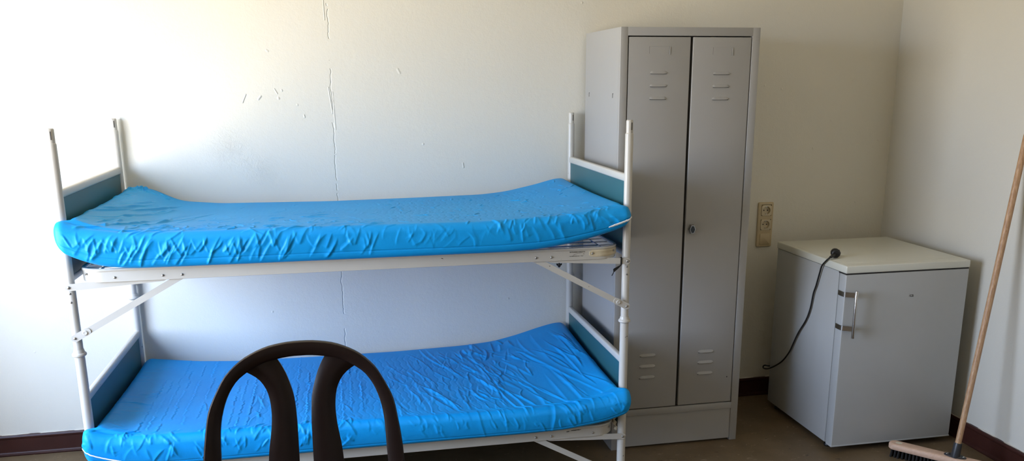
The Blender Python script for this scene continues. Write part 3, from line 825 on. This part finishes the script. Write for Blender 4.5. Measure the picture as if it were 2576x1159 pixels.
for x0, x1, lx, px0, px1, dz in ((LX0+.0345, 2.3850, 2.2525, 2.210, 2.298, 0), (2.3965, LX1-.0365, 2.5245, 2.483, 2.569, -.004)):
    m = MB().box(x0, x1, LYF+.0015, LYF+.020, .1885, LZ-.0375, bev=.0026, seg=3)
    d = m.build('door', 'locker', lk)
    for z in (1.632, 1.581, 1.531): louver(lx, z+dz, d)
    for z in (.4345, .3845, .3335): louver(lx-.007, z, d)
    # pressed slots of the name-card holder
    q = MB(); yf = LYF+.0015
    q.box(px1-.0025, px1+.0018, yf-.0022, yf+.0005, 1.702+dz, 1.734+dz, bev=.0008)
    q.box(px1-.0032, px1-.0027, yf-.0005, yf+.0005, 1.702+dz, 1.734+dz, mi=1)
    q.box(px0, px0+.0004, yf-.0003, yf+.0005, 1.706+dz, 1.734+dz, mi=1)
    q.box(px0+.001, px1-.004, yf-.0006, yf+.0005, 1.7335+dz, 1.7343+dz)
    q.build('card_holder', ['locker', 'gap_shade'], d)
    if x0 > 2.39:
        k = MB(); c = Vector((2.4215, yf, .987))
        def hexa(rx, rz, y): return [(c.x+rx*math.cos(math.radians(a)), y, c.z+rz*math.sin(math.radians(a))) for a in (0, 62, 118, 180, 242, 298)]
        k.rings([hexa(.0145, .0215, yf+.001), hexa(.0155, .0225, yf-.003), hexa(.0155, .0225, yf-.012), hexa(.0125, .019, yf-.020)])
        k.rings([hexa(.0108, .0168, yf-.0195), hexa(.0102, .0160, yf-.0212)], mi=1)
        kb = k.build('lock_knob', ['chrome', 'knob_dark'], d, angle=20); kb['label'] = 'chrome lock knob with dark centre'
        MB().cyl((2.625, yf+.001, .307), (2.625, yf-.0004, .307), .0028, seg=14).build('screw_hole', 'gap_shade', d)

# ------------------------------------------------------------------ wall sockets
sk = empty('wall_socket', (3.0315, 0, .901), 'beige double wall socket with a blank cover, on the wall between locker and fridge', 'socket')
def rrect(cx, cz, w_, h, r, n=6):
    pts = []
    for sx_, sz_, a0 in ((1, 1, 0), (-1, 1, 90), (-1, -1, 180), (1, -1, 270)):
        for k in range(n+1):
            a = math.radians(a0+90*k/n); pts.append((cx+sx_*(w_/2-r)+r*math.cos(a), cz+sz_*(h/2-r)+r*math.sin(a)))
    return pts
def plate(m, cx, cz, w_, h, r, y0, y1, bev, mi=0):
    rs = [[(x, y0, z) for x, z in rrect(cx, cz, w_, h, r)], [(x, y1+bev, z) for x, z in rrect(cx, cz, w_, h, r)],
          [(x, y1+bev*.3, z) for x, z in rrect(cx, cz, w_-bev*.7, h-bev*.7, r)], [(x, y1, z) for x, z in rrect(cx, cz, w_-bev*2, h-bev*2, max(.001, r-bev))]]
    m.rings(rs, mi=mi)
m = MB()
ro = lambda w_, h, r, y: [(x, y, z) for x, z in rrect(3.0315, .901, w_, h, r)]
ri = lambda y: [(x+.002, y, z) for x, z in rrect(3.0315, .901, .055, .201, .003)]
m.rings([ri(-.001), ro(.081, .223, .006, -.001), ro(.081, .223, .006, -.0065), ro(.079, .221, .006, -.0088), ro(.075, .217, .004, -.0098), ri(-.0098)], closed=True)
for z in (.9365, .8655): m.box(3.006, 3.061, -.0097, -.001, z-.0088, z+.0088)
m.build('face_plate', 'beige', sk)
for cz in (.972, .901):
    # square insert with a round well
    n = 40; m = MB(); hw = .0268; y0 = -.0020; y1 = -.0128
    sq = []
    for k in range(n):
        a = 2*math.pi*k/n; c_, s_ = math.cos(a), math.sin(a); f = min(1/max(abs(c_), abs(s_)), 1.27); sq.append((c_*f*hw, s_*f*hw))
    ci = lambda r: [(r*math.cos(2*math.pi*k/n), r*math.sin(2*math.pi*k/n)) for k in range(n)]
    at = lambda pts, y: [(3.0335+u, y, cz+v) for u, v in pts]
    m.rings([at(sq, y0), at([(u*.995, v*.995) for u, v in sq], y1+.001), at([(u*.97, v*.97) for u, v in sq], y1), at(ci(.0205), y1), at(ci(.0197), y1+.0008), at(ci(.0190), -.0012), at(ci(.0003), -.0012)], cap0=False, cap1=True)
    io = m.build('socket_insert', 'beige_lite', sk, angle=30)
    pn = MB()
    for dx in (-.0095, .0095): pn.cyl((3.0335+dx, -.0011, cz), (3.0335+dx, -.0022, cz), .0030, seg=14)
    pn.build('pin_hole', 'gap_shade', io)
    for sg in (-1, 1): MB().box(3.0335-.003, 3.0335+.003, -.0105, -.0013, cz+sg*.0180-.0012, cz+sg*.0180+.0012).build('earth_clip', 'chrome', io)
m = MB(); plate(m, 3.0335, .829, .054, .055, .003, -.002, -.0125, .0015); m.build('blank_cover', 'beige', sk)

# ------------------------------------------------------------------ fridge
fr = empty('fridge', (3.3125, -.44, 0), 'white undercounter fridge with a steel bar handle in the room corner', 'fridge')
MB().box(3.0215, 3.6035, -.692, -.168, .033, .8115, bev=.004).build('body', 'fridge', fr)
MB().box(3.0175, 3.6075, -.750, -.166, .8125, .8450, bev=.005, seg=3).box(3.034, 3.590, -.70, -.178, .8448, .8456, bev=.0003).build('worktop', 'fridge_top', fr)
dm = MB()
dm.box(3.0195, 3.6055, -.749, -.700, .036, .8070, bev=.004, seg=3)
dm.box(3.030, 3.595, -.702, -.691, .045, .800)
fd = dm.build('door', 'fridge', fr)
MB().box(3.018, 3.607, -.7505, -.706, .033, .0395, bev=.002).build('door_trim', 'fridge', fd)
MB().box(3.0215, 3.6035, -.746, -.690, .8062, .8128).build('gap_shade_strip', 'gap_shade', fr)  # dark strip added to paint the shade in the gap under the worktop
hb = MB(); hb.cyl((3.0555, -.7790, .5385), (3.0555, -.7790, .7435), .0066, bev=.0008, seg=20)
ho = hb.build('handle', 'brushed', fd); ho['label'] = 'brushed steel bar handle'
for z in (.7245, .5785):
    k = MB(); w_ = .0105
    pth = [(3.0170, -.706, z), (3.0160, -.725, z), (3.0165, -.745, z), (3.0195, -.7525, z), (3.0270, -.7575, z), (3.0400, -.7660, z), (3.0560, -.7770, z)]
    k.sweep(catmull([Vector(p) for p in pth], 5), [(-.0014, -w_), (.0014, -w_), (.0014, w_), (-.0014, w_)])
    k.build('handle_bracket', 'brushed', ho)
text_mesh('logo', 'ca', .0215, 'ink', fd, (3.3285, -.7494, .6975), depth=.0002)
lo = text_mesh('logo', 'i', .0215, 'grey_print', fd, (3.3235, -.7494, .6975), depth=.0002)
lo['label'] = 'worn grey letter i'
for x in (3.06, 3.565):
    for y in (-.66, -.21):
        MB().lathe((x, y, 0), (0, 0, 1), [(0, .016), (.006, .018), (.012, .016), (.014, .009), (.034, .009)], 18).build('foot', 'black', fr)
# mains lead: from the plug on the worktop over the edge and round to the back
cd = MB()
cpts = [(3.024, -.6155, .8580), (3.0135, -.6185, .8520), (3.0095, -.6085, .841), (3.010, -.577, .812), (3.011, -.563, .778), (3.012, -.541, .715), (3.0125, -.523, .672),
        (3.013, -.509, .606), (3.013, -.482, .542), (3.012, -.427, .465), (3.011, -.390, .399), (3.010, -.362, .349), (3.009, -.309, .288), (3.008, -.241, .239),
        (3.006, -.184, .207), (3.003, -.150, .1965), (3.003, -.1375, .200), (3.010, -.139, .2085), (3.022, -.150, .2085), (3.045, -.156, .205), (3.12, -.158, .18)]
cd.tube(cpts, .0036, 10, sub=5)
co = cd.build('power_cord', 'black', fr); co['label'] = 'black mains cord hanging over the worktop edge'
pg = MB(); pc = Vector((3.066, -.585, .8665)); ax = Vector((.34, .93, .05)).normalized()
pg.lathe(pc-ax*.011, ax, [(0, .010), (.0005, .0135), (.003, .0178), (.006, .0195), (.016, .0200), (.0175, .0190), (.0178, .0185), (.034, .0172), (.036, .0160)], 28)
for a in range(10):   # ribbed grip
    th_ = 2*math.pi*a/10; u = ax.orthogonal().normalized(); w2 = ax.cross(u); q = pc+(u*math.cos(th_)+w2*math.sin(th_))*.0196
    pg.cyl(q-ax*.004, q+ax*.005, .0014, seg=8)
pg.tube([pc+Vector((-.010, -.006, -.003)), Vector((3.038, -.6070, .8605)), Vector((3.022, -.6165, .8572))], lambda t: .0075-.0022*t, 12, sub=4)
pgo = pg.build('plug', 'black', co)
pp = MB(); u = Vector((1, 0, 0)); u = (u-ax*u.dot(ax)).normalized()
for sgn in (-1, 1): pp.cyl(pc+ax*.024+u*sgn*.0095, pc+ax*.044+u*sgn*.0095, .0024, seg=10)
# pins sit in the plug's front face
pinobj = pp.build('pins', 'chrome', co)

# ------------------------------------------------------------------ chair (faces the camera, oval two-slat back)
CX = .8495; CBZ = .60
def cback(u, z, d=0):
    """a point on the raked back: u sideways, z height, d towards the bed"""
    bow = .030*(1-(u/.25)**2)      # the back is slightly dished
    return Vector((CX+u, -1.800+.20*(z-.60)+bow-.022+d, z-.2*d))
ch = empty('chair', (CX, -1.98, 0), 'dark brown plastic chair with an oval two-slat back in front of the lower bunk', 'chair')
outer = [(.692, .245), (.76, .2365), (.812, .2265), (.860, .2035), (.895, .181), (.927, .143), (.950, .091), (.9595, .040), (.9612, 0)]
inner = [(.680, .2045), (.768, .2005), (.827, .186), (.868, .163), (.891, .136), (.910, .100), (.9195, .060), (.9238, .025), (.9242, 0)]
lowo = [(.40, .246), (.50, .2495), (.60, .249)]; lowi = [(.40, .206), (.50, .2085), (.60, .208)]
def resample(pts, n):
    pts = catmull([Vector((q[1], q[0], 0)) for q in pts], 8); L = [0]
    for a, b_ in zip(pts[:-1], pts[1:]): L.append(L[-1]+(b_-a).length)
    out = []; j = 0
    for k in range(n):
        s = L[-1]*k/(n-1)
        while j < len(L)-2 and L[j+1] < s: j += 1
        t = (s-L[j])/max(1e-9, L[j+1]-L[j]); out.append(pts[j].lerp(pts[j+1], t))
    return out
no = 46
O_ = resample(lowo+outer, no); I_ = resample(lowi+inner, no)
O_ = O_+[Vector((-p.x, p.y, 0)) for p in O_[-2::-1]]; I_ = I_+[Vector((-p.x, p.y, 0)) for p in I_[-2::-1]]
rs = []
for o_, i_ in zip(O_, I_):
    # rounded flat section, raised lip on the outer edge
    sec = [(0, -.006), (0, .006), (.10, .0125), (.28, .0145), (.55, .0125), (.85, .0105), (1, .006), (1, -.005), (.88, -.010), (.5, -.0115), (.12, -.010)]
    rs.append([cback(o_.x+(i_.x-o_.x)*a, o_.y+(i_.y-o_.y)*a, -d) for a, d in sec])
MB().rings(rs).build('back_frame', 'chair', ch, angle=40)
sl_out = [(.415, .094), (.50, .096), (.60, .0965), (.668, .093), (.703, .089), (.749, .082), (.795, .080), (.837, .0865), (.867, .1025), (.884, .1215), (.899, .146)]
sl_in = [(.415, .019), (.50, .018), (.60, .018), (.662, .0175), (.723, .0175), (.764, .018), (.823, .0225), (.872, .036), (.900, .048), (.915, .0565), (.930, .066)]
SO = resample(sl_out, 40); SI = resample(sl_in, 40)
for sgn in (-1, 1):
    rs = []
    for a, b_ in zip(SI, SO):
        sec = []
        for t in np.linspace(0, 1, 9): sec.append((t, .0075-.010*(2*t-1)**2))
        for t in np.linspace(1, 0, 9): sec.append((t, -.0005-.009*(2*t-1)**2))
        rs.append([cback(sgn*(a.x+(b_.x-a.x)*t), a.y+(b_.y-a.y)*t, -d+.004) for t, d in sec])
    MB().rings(rs).build('slat', 'chair', ch, angle=50)
# seat shell, its apron and the legs (below the photograph's lower edge)
st = MB(); ny, nx = 16, 16; top = []; bot = []
for j in range(ny+1):
    v = j/ny; y = -1.835-.43*v; hw = .205+.025*math.sin(math.pi*min(1, v*.9)); rowt = []; rowb = []
    for i in range(nx+1):
        u = -1+2*i/nx; e = abs(u)**8
        z = .432-.012*(1-u*u)*math.sin(math.pi*v)-.03*max(0, v-.86)**2*30*.14-.004*e
        xx = CX+u*hw*(1-.06*max(0, v-.8)/.2*abs(u))
        rowt.append((xx, y, z)); rowb.append((xx, y, z-.005-(.028 if (i in (0, nx) or j in (0, ny)) else 0)))
    top.append(rowt); bot.append(rowb)
vs = [p for r_ in top for p in r_]+[p for r_ in bot for p in r_]; nn = (nx+1); off_ = nn*(ny+1); fs = []
for j in range(ny):
    for i in range(nx):
        a = j*nn+i; fs.append((a, a+1, a+nn+1, a+nn)); fs.append((off_+a, off_+a+nn, off_+a+nn+1, off_+a+1))
rim = [i for i in range(nn)]+[j*nn+nx for j in range(1, ny+1)]+[ny*nn+i for i in range(nx-1, -1, -1)]+[j*nn for j in range(ny-1, 0, -1)]
for a, b_ in zip(rim, rim[1:]+rim[:1]): fs.append((a, off_+a, off_+b_, b_))
st.add(vs, fs)
st.build('seat', 'chair', ch, angle=40)
for sgn in (-1, 1):
    for (tx, ty, tz), (bx, by) in (((.222, -1.855, .425), (.240, -1.775)), ((.205, -2.225, .415), (.225, -2.285))):
        rs = []
        for t in np.linspace(0, 1, 12):
            x = tx+(bx-tx)*t; y = ty+(by-ty)*t; z = tz*(1-t); w_ = .027-.011*t; d_ = .021-.008*t
            rs.append([(CX+sgn*(x+a*w_), y+b_*d_, z) for a, b_ in ((1, -.7), (1, .7), (.7, 1), (-.7, 1), (-1, .7), (-1, -.7), (-.7, -1), (.7, -1))])
        MB().rings(rs).build('leg', 'chair', ch, angle=50)
    rs = []
    for t in np.linspace(0, 1, 8):   # short web tying the back upright to the seat
        z = .40+.04*t; rs.append([(CX+sgn*(.206+a*.02), -1.842+b_*.02-.004*t, z) for a, b_ in ((1, -1), (1, 1), (-1, 1), (-1, -1))])
    MB().rings(rs).build('bracket', 'chair', ch)

# ------------------------------------------------------------------ broom
bc = Vector((3.436, -1.000, 0)); bdir = Vector((-.640, .768, 0)).normalized(); bn = Vector((-bdir.y, bdir.x, 0))
br = empty('broom', bc[:], 'wooden broom leaning on the right wall with its head in front of the fridge', 'broom')
m = MB(); half = .262; hw = .029
def blk(s, n_, z): return bc+bdir*s+bn*n_+Vector((0, 0, z))
out = []
for k in range(9): a = math.radians(-90+180*k/8); out.append((half-hw*.8+hw*.8*math.cos(a), hw*math.sin(a)))
for k in range(9): a = math.radians(90+180*k/8); out.append((-half+hw*.8+hw*.8*math.cos(a), hw*math.sin(a)))
rs = [[blk(s, n_, z) for s, n_ in [(s_*f, n2*g_) for s_, n2 in out]] for z, f, g_ in ((.036, .985, .90), (.040, 1, 1), (.056, 1, 1), (.0615, .985, .86), (.063, .96, .70))]
m.rings(rs); m.build('head_block', 'block', br, angle=40)
bm_ = MB()
for i in range(34):
    for j in range(5):
        s = -half+.02+(2*half-.04)*i/33; n_ = -.020+.010*j; sp = 1.12
        p0 = blk(s, n_, .038); p1 = blk(s*1.005+random.uniform(-.003, .003), n_*1.1+random.uniform(-.003, .003), .0008)
        bm_.cyl(p0, p1, .0042, .0052, seg=6)
bo = bm_.build('bristles', 'bristle', br); bo['kind'] = 'stuff'
s0 = Vector((3.434, -1.004, .072)); s1 = Vector((3.6705, -.8935, 1.395)); sd = (s1-s0).normalized()
h = MB(); h.lathe(s0+sd*.012, sd, [(0, .0118), (.5, .0122), (1.0, .0125), (1.318, .0125), (1.330, .0108), (1.334, .006)], 24)
h.build('handle', 'stick', br)
cn = MB()
cn.lathe(s0-sd*.012, sd, [(0, .0165), (.004, .0178), (.060, .0158), (.064, .0150), (.064, .0127)], 24)
fl = []
for k in range(24):
    a = 2*math.pi*k/24; fl.append((.043*math.cos(a), .019*math.sin(a)))
cn.rings([[blk(u, v, .0625) for u, v in fl], [blk(u, v, .067) for u, v in fl], [blk(u*.9, v*.85, .0695) for u, v in fl]])
cn.dome(blk(.031, 0, .069), (0, 0, 1), .0055, .003, 14, mi=1); cn.dome(blk(-.031, 0, .069), (0, 0, 1), .0055, .003, 14, mi=1)
cn.build('connector', ['bracket', 'chrome'], br)
stc = MB(); stc.rings([[blk(.222+.014*math.cos(a), .012*math.sin(a)*.9, z) for a in [2*math.pi*k/20 for k in range(20)]] for z in (.0629, .0634)])
stc.build('sticker', 'foam', br)

# ------------------------------------------------------------------ daylight
wd = bpy.data.worlds.new('daylight'); SC.world = wd; wd.use_nodes = True
nt = wd.node_tree; nt.nodes.clear()
wo = nt.nodes.new('ShaderNodeOutputWorld'); bg = nt.nodes.new('ShaderNodeBackground')
tc = nt.nodes.new('ShaderNodeTexCoord'); sp = nt.nodes.new('ShaderNodeSeparateXYZ'); rp = nt.nodes.new('ShaderNodeValToRGB')
mp = nt.nodes.new('ShaderNodeMapRange'); mp.inputs['From Min'].default_value = -1; mp.inputs['From Max'].default_value = 1
nt.links.new(tc.outputs['Generated'], sp.inputs[0]); nt.links.new(sp.outputs['Z'], mp.inputs['Value']); nt.links.new(mp.outputs[0], rp.inputs['Fac'])
e = rp.color_ramp.elements
e[0].position = .0; e[0].color = (.62, .53, .40, 1)         # sunlit ground below the window
e[1].position = .47; e[1].color = (.78, .69, .54, 1)
for p_, c_ in ((.52, (.76, .89, 1.14, 1)), (.75, (.51, .72, 1.12, 1)), (1.0, (.40, .62, 1.08, 1))):
    q = e.new(p_); q.color = c_
nt.links.new(rp.outputs[0], bg.inputs['Color']); bg.inputs['Strength'].default_value = 17
nt.links.new(bg.outputs[0], wo.inputs['Surface'])
sl = bpy.data.lights.new('sun', 'SUN'); sl.energy = 11; sl.angle = .0093; sl.color = (1.0, .92, .80)
so_ = bpy.data.objects.new('sun', sl); COL.objects.link(so_)
so_.location = (-4, -2, 8); so_.rotation_euler = Vector((.38, .10, -.92)).to_track_quat('-Z', 'Y').to_euler()
pl = bpy.data.lights.new('window_portal', 'AREA'); pl.shape = 'RECTANGLE'; pl.size = WY1-WY0; pl.size_y = WZ1-WZ0
po = bpy.data.objects.new('window_portal', pl); COL.objects.link(po)
po.location = (XL-.19, (WY0+WY1)/2, (WZ0+WZ1)/2); po.rotation_euler = Matrix(((0, 0, -1), (1, 0, 0), (0, -1, 0))).to_euler()
try: pl.cycles.is_portal = True
except Exception: pass

# ------------------------------------------------------------------ camera
cam = bpy.data.cameras.new('camera'); co_ = bpy.data.objects.new('camera', cam); COL.objects.link(co_)
cam.sensor_fit = 'HORIZONTAL'; cam.sensor_width = 36.0
cam.lens = 36.0*2125.9/2576
cam.shift_y = (726.03-579.5)/2576
yaw, pitch, roll = -.1970, .2396, -.0058
cy_, sy_ = math.cos(yaw), math.sin(yaw); cp, sp_ = math.cos(pitch), math.sin(pitch)
fwd = Vector((-sy_*cp, cy_*cp, -sp_)); right = Vector((cy_, sy_, 0)); up = right.cross(fwd)
r_ = right*math.cos(roll)+up*math.sin(roll); u_ = up*math.cos(roll)-right*math.sin(roll)
mw = Matrix((r_, u_, -fwd)).transposed().to_4x4(); mw.translation = Vector((.977, -3.8477, 1.5974))
co_.matrix_world = mw
cam.clip_start = .02
SC.camera = co_

SC.view_settings.view_transform = 'Standard'; SC.view_settings.look = 'None'
SC.view_settings.gamma = 1.0; SC.view_settings.use_curve_mapping = False
SC.view_settings.exposure = 0.30
SC.cycles.diffuse_bounces = 8; SC.cycles.max_bounces = 12; SC.cycles.transparent_max_bounces = 8
SC.cycles.sample_clamp_indirect = 8.0
SC.cycles.caustics_reflective = False; SC.cycles.caustics_refractive = False
